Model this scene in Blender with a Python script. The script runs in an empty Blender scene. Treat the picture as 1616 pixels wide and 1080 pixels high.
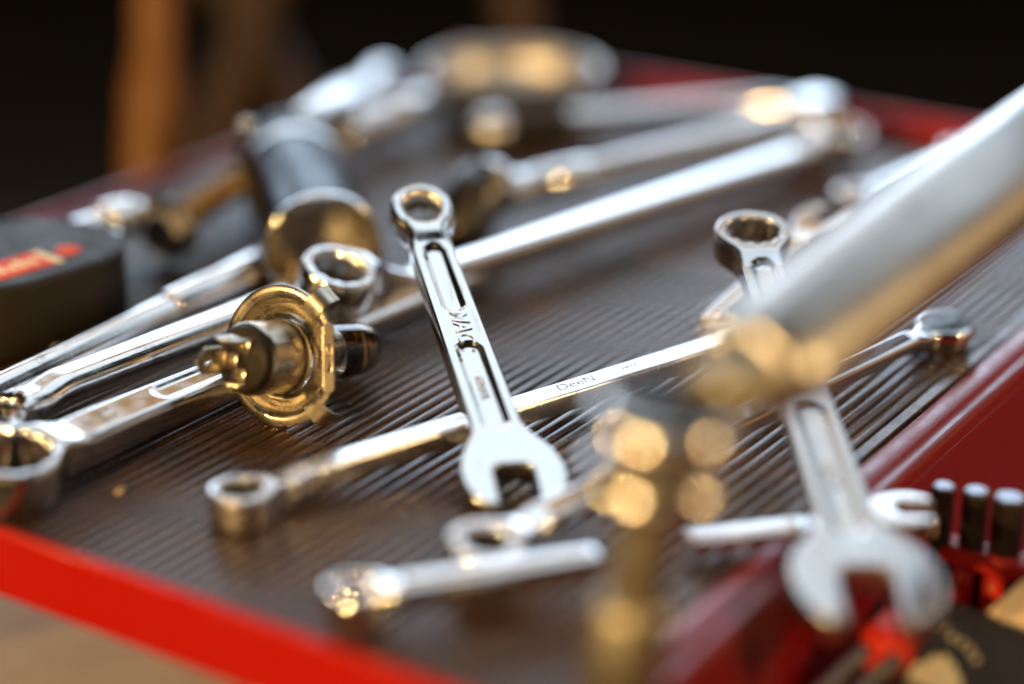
import bpy, math, random
import numpy as np
from math import sin, cos, pi, radians, sqrt, atan2
from mathutils import Vector, Matrix, Quaternion
from mathutils.geometry import delaunay_2d_cdt

# ---------------------------------------------------------------- camera, light, exposure
S = bpy.context.scene
COL = S.collection
MM = 0.001                      # everything below is measured in millimetres on the mat

cam_d = bpy.data.cameras.new('camera')
cam = bpy.data.objects.new('camera', cam_d); COL.objects.link(cam)
S.camera = cam
cam.location = (-0.3196, -0.1990, 0.2370)
cam.rotation_euler = (radians(90 - 21.5), 0, radians(33.4 - 90))
cam_d.sensor_width = 36.0
cam_d.lens = 36.0 * 3160 / 1616
cam_d.clip_start = 0.01
cam_d.clip_end = 60
cam_d.dof.use_dof = True
cam_d.dof.focus_distance = 0.588
cam_d.dof.aperture_fstop = 2.05

world = bpy.data.worlds.new('World'); S.world = world
world.use_nodes = True
bg = world.node_tree.nodes['Background']
bg.inputs[0].default_value = (0.95, 0.62, 0.32, 1)
bg.inputs[1].default_value = 0.012

def lamp(name, kind, loc, aim, energy, color, size=None, size_y=None, spread=None):
    d = bpy.data.lights.new(name, kind)
    d.energy = energy; d.color = color
    if kind == 'AREA':
        d.shape = 'RECTANGLE'; d.size = size; d.size_y = size_y
        if spread: d.spread = radians(spread)
    else:
        d.shadow_soft_size = size
    o = bpy.data.objects.new(name, d); COL.objects.link(o)
    o.location = loc
    o.rotation_euler = (Vector(aim) - Vector(loc)).to_track_quat('-Z', 'Y').to_euler()
    return o

def around(az, dist, z):
    return (0.15 + dist * cos(radians(az)), 0.10 + dist * sin(radians(az)), z)
HUB = (0.15, 0.10, 0.0)
# a bright open doorway beyond the tray, cool daylight
lamp('doorway_daylight', 'AREA', around(40, 2.6, 0.78), HUB, 46.0, (0.66, 0.82, 1.0), 2.8, 1.05)
# cool daylight from a roof light
lamp('roof_daylight', 'AREA', around(38, 0.85, 2.2), HUB, 21.0, (0.78, 0.90, 1.0), 2.2, 2.2)
# cool panel added to pale the bar, warm panel added to brown the mat
lamp('bar_cool_fill', 'AREA', around(-12, 2.2, 1.62), HUB, 6.5, (0.78, 0.90, 1.0), 1.7, 1.0)
lamp('mat_warm_fill', 'AREA', around(46, 2.0, 1.60), HUB, 4.0, (1.0, 0.60, 0.27), 2.4, 1.1)
# warm lit room on the camera's side
lamp('warm_room', 'AREA', around(205, 2.3, 0.65), HUB, 10.0, (1.0, 0.60, 0.26), 3.2, 1.8)
lamp('bar_warm_fill', 'AREA', around(310, 2.3, 0.38), HUB, 4.5, (1.0, 0.60, 0.28), 2.4, 1.2)  # warm panel added so the bar's lower side reflects brown
# three warm work lamps
lamp('work_lamp', 'POINT', around(184, 1.25, 0.38), HUB, 56.0, (1.0, 0.62, 0.24), 0.028)
lamp('work_lamp', 'POINT', around(146, 1.35, 0.50), HUB, 34.0, (1.0, 0.62, 0.24), 0.028)
lamp('work_lamp', 'POINT', around(283, 1.30, 0.50), HUB, 26.0, (1.0, 0.64, 0.27), 0.028)

S.view_settings.view_transform = 'Standard'
S.view_settings.look = 'None'
S.view_settings.exposure = 0.0
S.view_settings.gamma = 1.0
S.cycles.use_denoising = True
S.cycles.max_bounces = 8
S.cycles.sample_clamp_indirect = 6.0
S.cycles.caustics_reflective = False
S.cycles.caustics_refractive = False

# ---------------------------------------------------------------- materials
def mat(name, base, rough=0.4, metal=0.0, coat=0.0, bump=None, var=None, rvar=None, spec=0.5, grime=None, stretch=None):
    m = bpy.data.materials.new(name); m.use_nodes = True
    nt = m.node_tree; N = nt.nodes; L = nt.links
    b = N['Principled BSDF']
    b.inputs['Base Color'].default_value = (*base, 1)
    b.inputs['Roughness'].default_value = rough
    b.inputs['Metallic'].default_value = metal
    b.inputs['Coat Weight'].default_value = coat
    b.inputs['Coat Roughness'].default_value = 0.12
    b.inputs['Specular IOR Level'].default_value = spec
    tc = N.new('ShaderNodeTexCoord')
    src = tc.outputs['Object']
    if stretch:
        mp = N.new('ShaderNodeMapping'); mp.inputs['Scale'].default_value = stretch
        L.new(src, mp.inputs['Vector']); src = mp.outputs[0]
    def noise(scale, detail=4, ro=0.6):
        n = N.new('ShaderNodeTexNoise'); n.inputs['Scale'].default_value = scale
        n.inputs['Detail'].default_value = detail; n.inputs['Roughness'].default_value = ro
        L.new(src, n.inputs['Vector']); return n.outputs['Fac']
    def ramp(fac, stops):
        r = N.new('ShaderNodeValToRGB'); e = r.color_ramp.elements
        while len(e) < len(stops): e.new(0.5)
        for el, (p, c) in zip(e, stops):
            el.position = p; el.color = (*c, 1) if len(c) == 3 else c
        L.new(fac, r.inputs[0]); return r.outputs[0]
    if var:                       # (scale, colour a, colour b)
        L.new(ramp(noise(var[0]), [(0.35, var[1]), (0.68, var[2])]), b.inputs['Base Color'])
    if grime:                     # (scale, clean, dirty, threshold)
        L.new(ramp(noise(grime[0], 8, 0.7), [(grime[3], grime[1]), (grime[3] + 0.12, grime[2])]), b.inputs['Base Color'])
    if rvar:                      # (scale, low, high)
        L.new(ramp(noise(rvar[0], 6, 0.65), [(0.35, (rvar[1],)*3), (0.7, (rvar[2],)*3)]), b.inputs['Roughness'])
    if bump:                      # (scale, strength, distance)
        bp = N.new('ShaderNodeBump'); bp.inputs['Strength'].default_value = bump[1]
        bp.inputs['Distance'].default_value = bump[2]
        L.new(noise(bump[0], 5), bp.inputs['Height']); L.new(bp.outputs[0], b.inputs['Normal'])
    return m

M = {}
M['chrome'] = mat('polished_chrome', (0.80, 0.80, 0.80), 0.10, 1.0, rvar=(110, 0.06, 0.22), bump=(900, 0.06, 0.0004), grime=(85, (0.80, 0.80, 0.80), (0.50, 0.47, 0.43), 0.62), stretch=(0.22, 1, 1))
M['dull'] = mat('dull_chrome', (0.56, 0.56, 0.56), 0.2, 1.0, rvar=(110, 0.15, 0.32), bump=(900, 0.06, 0.0004), grime=(70, (0.58, 0.58, 0.58), (0.36, 0.34, 0.31), 0.60), stretch=(0.25, 1, 1))
M['brushed'] = mat('brushed_steel', (0.70, 0.69, 0.67), 0.42, 1.0, rvar=(90, 0.36, 0.5))
M['pillar'] = mat('dull_brassy_steel', (0.42, 0.39, 0.31), 0.5, 1.0, rvar=(80, 0.44, 0.58))
M['tube'] = mat('dull_tube_chrome', (0.56, 0.56, 0.55), 0.34, 1.0, rvar=(60, 0.3, 0.42), bump=(700, 0.05, 0.0004), grime=(45, (0.66, 0.66, 0.65), (0.46, 0.42, 0.36), 0.60))
M['satin'] = mat('satin_chrome', (0.76, 0.76, 0.76), 0.25, 1.0, rvar=(140, 0.22, 0.30), bump=(1500, 0.06, 0.0003))
M['worn'] = mat('worn_chrome', (0.70, 0.70, 0.70), 0.14, 1.0, rvar=(90, 0.09, 0.30), bump=(500, 0.08, 0.0005),
                grime=(60, (0.74, 0.74, 0.74), (0.36, 0.31, 0.27), 0.60))
M['zinc'] = mat('yellow_zinc', (0.58, 0.53, 0.43), 0.28, 1.0, rvar=(160, 0.20, 0.40), bump=(1400, 0.05, 0.0003),
                grime=(210, (0.57, 0.52, 0.42), (0.27, 0.21, 0.14), 0.64))
M['dark_chrome'] = mat('darkened_chrome', (0.035, 0.034, 0.034), 0.2, 1.0, rvar=(110, 0.15, 0.3), bump=(900, 0.05, 0.0004))  # cup's chrome darkened in the colour to stand in for dark reflections
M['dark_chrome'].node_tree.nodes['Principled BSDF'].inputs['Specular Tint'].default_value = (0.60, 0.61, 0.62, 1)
M['mirror'] = mat('mirror_chrome', (0.82, 0.81, 0.79), 0.16, 1.0, rvar=(300, 0.14, 0.18))
M['bronze'] = mat('bronzed_tip', (0.34, 0.27, 0.20), 0.16, 1.0, rvar=(200, 0.1, 0.25))
M['card'] = mat('brown_cardboard', (0.42, 0.30, 0.16), 0.7, 0.0, var=(14, (0.40, 0.32, 0.21), (0.50, 0.42, 0.29)))
M['brass'] = mat('brass', (0.80, 0.52, 0.20), 0.24, 1.0, rvar=(150, 0.18, 0.4))
M['dark_steel'] = mat('dark_steel', (0.16, 0.155, 0.15), 0.32, 1.0, rvar=(150, 0.22, 0.45))
M['black_oxide'] = mat('black_oxide', (0.07, 0.06, 0.052), 0.38, 0.8, rvar=(200, 0.3, 0.5))
M['key_tip'] = mat('ground_key_tip', (0.42, 0.45, 0.52), 0.35, 1.0, rvar=(300, 0.3, 0.5))
M['rubber'] = mat('black_rubber', (0.030, 0.027, 0.025), 0.30, 0.0, rvar=(70, 0.22, 0.40), bump=(800, 0.06, 0.0004), var=(40, (0.024, 0.012, 0.005), (0.095, 0.040, 0.009)), spec=0.7)
M['mat_base'] = mat('dusty_rubber', (0.05, 0.04, 0.03), 0.55, 0.0, rvar=(50, 0.4, 0.7), bump=(1200, 0.2, 0.0004), stretch=(0.25, 1, 1),
                    grime=(90, (0.026, 0.021, 0.017), (0.21, 0.088, 0.018), 0.46))
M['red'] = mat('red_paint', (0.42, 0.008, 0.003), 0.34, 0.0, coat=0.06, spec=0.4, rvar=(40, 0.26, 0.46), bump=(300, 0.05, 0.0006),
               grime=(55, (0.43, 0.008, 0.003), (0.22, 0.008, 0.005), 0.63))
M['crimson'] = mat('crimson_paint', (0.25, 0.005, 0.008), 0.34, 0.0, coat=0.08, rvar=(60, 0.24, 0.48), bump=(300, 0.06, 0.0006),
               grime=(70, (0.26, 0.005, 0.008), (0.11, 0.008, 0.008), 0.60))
M['red_plastic'] = mat('red_plastic', (0.62, 0.030, 0.015), 0.38, 0.0, rvar=(90, 0.3, 0.5), bump=(900, 0.05, 0.0003))
M['black_plastic'] = mat('black_plastic', (0.018, 0.015, 0.012), 0.6, 0.0, spec=0.25, rvar=(90, 0.5, 0.7), bump=(1500, 0.15, 0.0003))
M['bakelite'] = mat('brown_black_plastic', (0.040, 0.030, 0.022), 0.6, 0.0, rvar=(200, 0.5, 0.75), bump=(1200, 0.15, 0.0003), var=(160, (0.012, 0.010, 0.008), (0.030, 0.023, 0.016)), spec=0.25)
M['gold_print'] = mat('gold_print', (0.72, 0.52, 0.22), 0.35, 0.6, rvar=(200, 0.3, 0.5))
M['orange_label'] = mat('orange_label', (0.86, 0.10, 0.02), 0.7, 0.0, spec=0.15, var=(60, (0.80, 0.08, 0.015), (0.90, 0.14, 0.03)))
M['yellow_print'] = mat('yellow_print', (0.85, 0.62, 0.12), 0.45, 0.0, var=(60, (0.8, 0.56, 0.1), (0.9, 0.68, 0.15)))
M['tan'] = mat('tan_card', (0.78, 0.58, 0.30), 0.6, 0.0, var=(45, (0.74, 0.54, 0.27), (0.82, 0.62, 0.34)))
M['wood'] = mat('oiled_wood', (0.30, 0.14, 0.035), 0.5, 0.0, var=(18, (0.15, 0.058, 0.009), (0.20, 0.082, 0.014)), stretch=(6, 6, 0.6))
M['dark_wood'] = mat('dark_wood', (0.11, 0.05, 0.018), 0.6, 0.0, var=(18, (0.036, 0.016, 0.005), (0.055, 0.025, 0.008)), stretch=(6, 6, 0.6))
M['dust'] = mat('workshop_dust', (0.48, 0.33, 0.17), 0.5, 0.0, var=(400, (0.30, 0.20, 0.10), (0.66, 0.50, 0.30)))
M['concrete'] = mat('concrete', (0.2, 0.17, 0.13), 0.7, 0.0, var=(2.5, (0.035, 0.030, 0.024), (0.06, 0.047, 0.034)), bump=(60, 0.3, 0.002))
M['tungsten'] = mat('tungsten', (0.45, 0.42, 0.40), 0.3, 1.0, rvar=(300, 0.2, 0.4))
g = bpy.data.materials.new('quartz_glass'); g.use_nodes = True
b = g.node_tree.nodes['Principled BSDF']
b.inputs['Base Color'].default_value = (0.93, 0.88, 0.80, 1); b.inputs['Roughness'].default_value = 0.02
b.inputs['Transmission Weight'].default_value = 1.0; b.inputs['IOR'].default_value = 1.40
_n = g.node_tree.nodes.new('ShaderNodeTexNoise'); _n.inputs['Scale'].default_value = 120
_r = g.node_tree.nodes.new('ShaderNodeMapRange'); _r.inputs[3].default_value = 0.01; _r.inputs[4].default_value = 0.08
g.node_tree.links.new(_n.outputs['Fac'], _r.inputs[0]); g.node_tree.links.new(_r.outputs[0], b.inputs['Roughness'])
M['glass'] = g

# ---------------------------------------------------------------- helpers
def mesh(name, V, F, m, smooth=True, sharp=None):
    me = bpy.data.meshes.new(name)
    me.from_pydata([(x*MM, y*MM, z*MM) for x, y, z in V], [], F)
    if m: me.materials.append(M[m])
    me.validate(); me.update()
    if smooth:
        me.polygons.foreach_set('use_smooth', [True]*len(me.polygons))
        if sharp: me.set_sharp_from_angle(angle=radians(sharp))
    return me

def link(name, me, parent=None, loc=None, label=None):
    o = bpy.data.objects.new(name, me); COL.objects.link(o)
    if parent is not None: o.parent = parent
    if loc is not None: o.location = Vector(loc)*MM
    if label: o['label'] = label
    return o

def obj(name, VF, m, parent=None, smooth=True, sharp=40, label=None):
    return link(name, mesh(name, VF[0], VF[1], m, smooth, sharp), parent, label=label)

def tag(o, label, cat, group=None, kind=None):
    o['label'] = label
    if cat: o['category'] = cat
    if group: o['group'] = group
    if kind: o['kind'] = kind
    return o

def frame(A, B, upv=(0, 0, 1), roll=0):
    """matrix with x from A to B, z as near as can be to upv, origin at A (mm)"""
    A = Vector(A); B = Vector(B)
    x = (B - A).normalized(); u = Vector(upv)
    y = u.cross(x).normalized(); z = x.cross(y)
    if roll:
        q = Quaternion(x, radians(roll)); y = q @ y; z = q @ z
    m3 = Matrix((x, y, z)).transposed()
    m = m3.to_4x4(); m.translation = A*MM
    return m, (B - A).length

def thing(name, mtx, label, cat, group=None):
    e = bpy.data.objects.new(name, None); COL.objects.link(e)
    e.empty_display_size = 0.01
    if isinstance(mtx, (tuple, list)): mtx = Matrix.Translation(Vector(mtx)*MM)
    e.matrix_world = mtx
    return tag(e, label, cat, group)

def join(*VFs):
    V, F = [], []
    for v, f in VFs:
        n = len(V); V += list(v); F += [tuple(i+n for i in q) for q in f]
    return V, F

def xf(VF, mtx):                      # mtx in mm
    return [tuple(mtx @ Vector(v)) for v in VF[0]], VF[1]

def box(x0, x1, y0, y1, z0, z1, bev=0.4):
    """box with chamfered edges"""
    b = min(bev, (x1-x0)/3, (y1-y0)/3, (z1-z0)/3)
    V = []; F = []
    # 8 corners x 3 points
    idx = {}
    for i, sx in enumerate((0, 1)):
        for j, sy in enumerate((0, 1)):
            for k, sz in enumerate((0, 1)):
                X = (x0, x1)[sx]; Y = (y0, y1)[sy]; Z = (z0, z1)[sz]
                dx = b if sx == 0 else -b; dy = b if sy == 0 else -b; dz = b if sz == 0 else -b
                idx[(sx, sy, sz, 'x')] = len(V); V.append((X, Y+dy, Z+dz))
                idx[(sx, sy, sz, 'y')] = len(V); V.append((X+dx, Y, Z+dz))
                idx[(sx, sy, sz, 'z')] = len(V); V.append((X+dx, Y+dy, Z))
    g = lambda a, b_, c, d: idx[(a, b_, c, d)]
    F.append((g(0,0,0,'x'), g(0,0,1,'x'), g(0,1,1,'x'), g(0,1,0,'x')))
    F.append((g(1,0,0,'x'), g(1,1,0,'x'), g(1,1,1,'x'), g(1,0,1,'x')))
    F.append((g(0,0,0,'y'), g(1,0,0,'y'), g(1,0,1,'y'), g(0,0,1,'y')))
    F.append((g(0,1,0,'y'), g(0,1,1,'y'), g(1,1,1,'y'), g(1,1,0,'y')))
    F.append((g(0,0,0,'z'), g(0,1,0,'z'), g(1,1,0,'z'), g(1,0,0,'z')))
    F.append((g(0,0,1,'z'), g(1,0,1,'z'), g(1,1,1,'z'), g(0,1,1,'z')))
    for a in (0, 1):
        for c in (0, 1):
            F.append((g(a,c,0,'x'), g(a,c,1,'x'), g(a,c,1,'y'), g(a,c,0,'y')))
            F.append((g(a,0,c,'x'), g(a,1,c,'x'), g(a,1,c,'z'), g(a,0,c,'z')))
            F.append((g(0,a,c,'y'), g(1,a,c,'y'), g(1,a,c,'z'), g(0,a,c,'z')))
            for e in (0, 1):
                F.append((g(a,c,e,'x'), g(a,c,e,'y'), g(a,c,e,'z')))
    return V, fixn(V, F)

def fixn(V, F):
    """make a closed star-shaped solid's faces point away from its centre"""
    c = np.mean(np.array(V), axis=0); out = []
    for f in F:
        p = [np.array(V[i]) for i in f]
        n = np.cross(p[1]-p[0], p[2]-p[0]); m = sum(p)/len(p)
        out.append(tuple(f) if np.dot(n, m-c) >= 0 else tuple(reversed(f)))
    return out

def lathe(prof, n=48, axis='z', closed=False, a0=0.0, rad=None):
    """prof: list of (r, h); revolve round the axis. closed: profile loops back on itself. rad(angle, i, r): radius warp"""
    V, F, rows = [], [], []
    for i, (r, h) in enumerate(prof):
        if r < 1e-6:
            rows.append([len(V)]); V.append((0, 0, h)); continue
        row = []
        for k in range(n):
            a = a0 + 2*pi*k/n
            rr = rad(a, i, r) if rad else r
            row.append(len(V)); V.append((rr*cos(a), rr*sin(a), h))
        rows.append(row)
    pairs = list(zip(rows, rows[1:])) + ([(rows[-1], rows[0])] if closed else [])
    for A, B in pairs:
        for k in range(n):
            k2 = (k+1) % n
            if len(A) == 1 and len(B) == 1: continue
            if len(A) == 1: F.append((A[0], B[k2], B[k]))
            elif len(B) == 1: F.append((A[k], A[k2], B[0]))
            else: F.append((A[k], A[k2], B[k2], B[k]))
    if axis == 'x': V = [(z, x, y) for x, y, z in V]
    if axis == 'y': V = [(y, z, x) for x, y, z in V]
    return V, F

def rounded(r, h0, h1, b, steps=4):
    """profile of a rod with rounded rims"""
    p = [(0, h0)]
    for i in range(steps+1):
        a = pi/2*i/steps; p.append((r-b+b*sin(a), h0+b-b*cos(a)))
    for i in range(steps+1):
        a = pi/2*i/steps; p.append((r-b+b*cos(a), h1-b+b*sin(a)))
    return p + [(0, h1)]

def sweep(path, radius, n=14, ell=1.0):
    """tube along points; radius number or list"""
    P_ = [Vector(p) for p in path]; V, F = [], []
    up = Vector((0, 0, 1))
    for i, p in enumerate(P_):
        t = (P_[min(i+1, len(P_)-1)] - P_[max(i-1, 0)]).normalized()
        if abs(t.dot(up)) > 0.95: up = Vector((0, 1, 0))
        s = t.cross(up).normalized(); w = s.cross(t).normalized()
        r = radius[i] if isinstance(radius, (list, tuple)) else radius
        for k in range(n):
            a = 2*pi*k/n; V.append(tuple(p + s*(r*cos(a)) + w*(r*ell*sin(a))))
    for i in range(len(P_)-1):
        for k in range(n):
            k2 = (k+1) % n
            F.append((i*n+k, i*n+k2, (i+1)*n+k2, (i+1)*n+k))
    F.append(tuple(range(n-1, -1, -1))); F.append(tuple(range((len(P_)-1)*n, len(P_)*n)))
    return V, F

def ball(c, r, n=20, sz=1.0):
    prof = [(r*sin(pi*i/(n//2)), -r*sz*cos(pi*i/(n//2))) for i in range(n//2+1)]
    prof[0] = (0, -r*sz); prof[-1] = (0, r*sz)
    V, F = lathe(prof, n)
    return [(x+c[0], y+c[1], z+c[2]) for x, y, z in V], F

def torus(R, r, z, n=48, k=10):
    return lathe([(R + r*cos(2*pi*i/k), z + r*sin(2*pi*i/k)) for i in range(k)], n, closed=True)

def hexrod(r, h0, h1, b=0.3):
    return lathe([(0, h0), (r-b, h0), (r, h0+b), (r, h1-b), (r-b, h1), (0, h1)], 6)

def lettering(name, body, size, m, parent, mtx, depth=0.25, bold=0.0, shear=0.0, spacing=1.0, label=None):
    """raised letters as real mesh; mtx maps the text plane (mm) into the parent's space"""
    cu = bpy.data.curves.new(name, 'FONT'); cu.body = body; cu.size = size
    cu.extrude = depth; cu.align_x = 'CENTER'; cu.align_y = 'CENTER'; cu.offset = bold
    cu.bevel_depth = min(0.12, depth*0.4); cu.shear = shear; cu.space_character = spacing; cu.resolution_u = 4
    t = bpy.data.objects.new('tmp', cu); COL.objects.link(t)
    me = bpy.data.meshes.new_from_object(t.evaluated_get(bpy.context.evaluated_depsgraph_get()))
    bpy.data.objects.remove(t); bpy.data.curves.remove(cu)
    me.name = name
    me.transform(Matrix.Scale(MM, 4) @ mtx)
    me.materials.clear(); me.materials.append(M[m])
    return link(name, me, parent, label=label)

def plane_mtx(o, right, up):
    o, right, up = Vector(o), Vector(right).normalized(), Vector(up).normalized()
    n = right.cross(up).normalized(); up = n.cross(right)
    m = Matrix((right, up, n)).transposed().to_4x4(); m.translation = o
    return m

# ---- signed-distance outlines -> forged solids
def smin(a, b, k):
    h = np.clip(0.5 + 0.5*(b-a)/k, 0, 1)
    return b*(1-h) + a*h - k*h*(1-h)
def smax(a, b, k): return -smin(-a, -b, k)
def s_circle(x, y, cx, cy, r, ex=1.0): return np.hypot((x-cx)/ex, y-cy) - r
def s_box(x, y, cx, cy, hx, hy, ang=0.0):
    c, s = cos(ang), sin(ang); u = (x-cx)*c + (y-cy)*s; v = -(x-cx)*s + (y-cy)*c
    dx = np.abs(u)-hx; dy = np.abs(v)-hy
    return np.minimum(np.maximum(dx, dy), 0) + np.hypot(np.maximum(dx, 0), np.maximum(dy, 0))
def s_capsule(x, y, x0, x1, r):
    u = np.clip(x, x0, x1); return np.hypot(x-u, y) - r
def s_shaft(x, y, x0, x1, w0, w1):
    t = np.clip((x-x0)/(x1-x0), 0, 1); w = w0 + (w1-w0)*t
    return np.maximum(np.abs(y)-w, np.maximum(x0-x, x-x1))
def s_star(x, y, cx, cy, size):
    """twelve-point hole for hexagons `size` across flats: negative inside the hole"""
    r = np.hypot(x-cx, y-cy); a = np.arctan2(y-cy, x-cx)
    ph = np.abs(((a*12/(2*pi)) % 1.0) - 0.5)*2            # 0 at valley, 1 at point
    rs = size/2*(1.02 + 0.13*ph)
    return r - rs

def contours(f, bb, h):
    x0, x1, y0, y1 = bb
    X = np.arange(x0, x1+h, h); Y = np.arange(y0, y1+h, h)
    G = f(X[None, :], Y[:, None]) + 1e-7
    I = G < 0
    cellmix = np.argwhere(~((I[:-1, :-1] == I[1:, :-1]) & (I[:-1, :-1] == I[:-1, 1:]) & (I[:-1, :-1] == I[1:, 1:])))
    nxt = {}
    pos = {}
    def pt(e):
        (j0, i0), (j1, i1) = e
        a, b = G[j0, i0], G[j1, i1]; t = a/(a-b)
        pos[e] = (X[i0]+(X[i1]-X[i0])*t, Y[j0]+(Y[j1]-Y[j0])*t)
    for j, i in cellmix:
        c = [(j, i), (j, i+1), (j+1, i+1), (j+1, i)]
        ins, outs = [], []
        for k in range(4):
            a, b = c[k], c[(k+1) % 4]
            if I[a] != I[b]:
                e = (a, b) if a < b else (b, a)
                if e not in pos: pt(e)
                (outs if I[a] else ins).append(e)          # going round ccw: inside -> outside
        for k in range(len(outs)):
            if len(outs) == 1: nxt[outs[0]] = ins[0]
            else: nxt[outs[k]] = ins[k]
    loops = []
    while nxt:
        s = next(iter(nxt)); L = [s]; e = nxt.pop(s)
        while e != s and e in nxt:
            L.append(e); e = nxt.pop(e)
        if len(L) > 5: loops.append(np.array([pos[q] for q in L]))
    return loops

def grad(f, p, e=0.02):
    x, y = p[:, 0], p[:, 1]
    gx = (f(x+e, y)-f(x-e, y))/(2*e); gy = (f(x, y+e)-f(x, y-e))/(2*e)
    n = np.hypot(gx, gy)+1e-9
    return np.stack([gx/n, gy/n], 1)

def resample(loop, s):
    q = np.vstack([loop, loop[:1]]); d = np.hypot(*np.diff(q, axis=0).T); c = np.concatenate([[0], np.cumsum(d)])
    n = max(12, int(c[-1]/s)); t = np.linspace(0, c[-1], n, endpoint=False)
    return np.stack([np.interp(t, c, q[:, 0]), np.interp(t, c, q[:, 1])], 1)

def forge(f, bb, half, bev, zoff=None, groove=None, step=0.6):
    """solid with plan outline f<0, half-thickness half(x), edge round bev(x), lifted by zoff(x), carved by groove(x,y) on both faces"""
    loops = [resample(l, step) for l in contours(f, bb, 0.35)]
    pts, edges, ringn = [], [], []
    fr = [0.0, 0.12, 0.4, 1.0]
    D_in = []
    for l in loops:
        for _ in range(2):
            l = l - grad(f, l)*f(l[:, 0], l[:, 1])[:, None]
        n = grad(f, l); base = len(pts); m = len(l)
        bv = bev(l[:, 0])
        for k, q in enumerate(fr):
            p = l - n*(bv*q)[:, None]
            if k == 0:
                pts += [tuple(v) for v in p]; D_in += [0.0]*m; edges += [(base+i, base+(i+1) % m) for i in range(m)]
                ringn.append((base, m))
            else:
                ok = f(p[:, 0], p[:, 1]) < -(bv*q)*0.75
                for v, o_, b_ in zip(p, ok, bv):
                    if o_: pts.append(tuple(v)); D_in.append(b_*q)
    X = np.arange(bb[0], bb[1], step); Y = np.arange(bb[2], bb[3], step)
    XX, YY = np.meshgrid(X, Y); XX = XX.ravel(); YY = YY.ravel()
    d = f(XX, YY); k = d < -(bev(XX) + step*0.5)
    for x, y, dd in zip(XX[k], YY[k], d[k]): pts.append((x, y)); D_in.append(-dd)
    v2, _, tri, ov, _, _ = delaunay_2d_cdt([Vector(p) for p in pts], edges, [], 0, 1e-5)
    v2 = np.array([(v.x, v.y) for v in v2])
    tri = np.array([t for t in tri])
    c = v2[tri].mean(axis=1)
    tri = tri[f(c[:, 0], c[:, 1]) < 0.0]
    a = v2[tri[:, 1]]-v2[tri[:, 0]]; b_ = v2[tri[:, 2]]-v2[tri[:, 0]]
    flip = (a[:, 0]*b_[:, 1]-a[:, 1]*b_[:, 0]) < 0
    tri[flip] = tri[flip][:, ::-1]
    x, y = v2[:, 0], v2[:, 1]
    dd = np.clip(-f(x, y), 0, None)
    onb = np.zeros(len(v2), bool)
    newb = {}
    for i, os_ in enumerate(ov):
        for o_ in os_: newb[o_] = i
    for base, m in ringn:
        for i in range(m): onb[newb[base+i]] = True
    dd[onb] = 0
    bv = bev(x); t = half(x)
    q = np.clip(dd/bv, 0, 1)
    z = t - bv + bv*np.sqrt(np.clip(1-(1-q)**2, 0, 1))
    if groove is not None: z = z - groove(x, y)
    zo = zoff(x) if zoff is not None else 0*x
    n = len(v2)
    V = [(a_, b2, c2) for a_, b2, c2 in zip(x, y, zo+z)] + [(a_, b2, c2) for a_, b2, c2 in zip(x, y, zo-z)]
    F = [tuple(t_) for t_ in tri] + [tuple(int(i)+n for i in t_[::-1]) for t_ in tri]
    for base, m in ringn:
        for i in range(m):
            p, r = newb[base+i], newb[base+(i+1) % m]
            F.append((p, p+n, r+n, r))
    return V, [tuple(int(i) for i in q_) for q_ in F]

def split_x(VF, cuts):
    """cut one solid into runs along x, sharing nothing but the seam"""
    V, F = VF; A = np.array(V)
    out = []
    cx = np.array([A[list(f), 0].mean() for f in F])
    bounds = [-1e9] + list(cuts) + [1e9]
    for lo, hi in zip(bounds, bounds[1:]):
        fs = [F[i] for i in np.nonzero((cx >= lo) & (cx < hi))[0]]
        used = sorted({i for f in fs for i in f}); mp = {u: k for k, u in enumerate(used)}
        out.append(([V[u] for u in used], [tuple(mp[i] for i in f) for f in fs]))
    return out

def sstep(a, b, x):
    t = np.clip((x-a)/(b-a), 0, 1); return t*t*(3-2*t)

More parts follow.
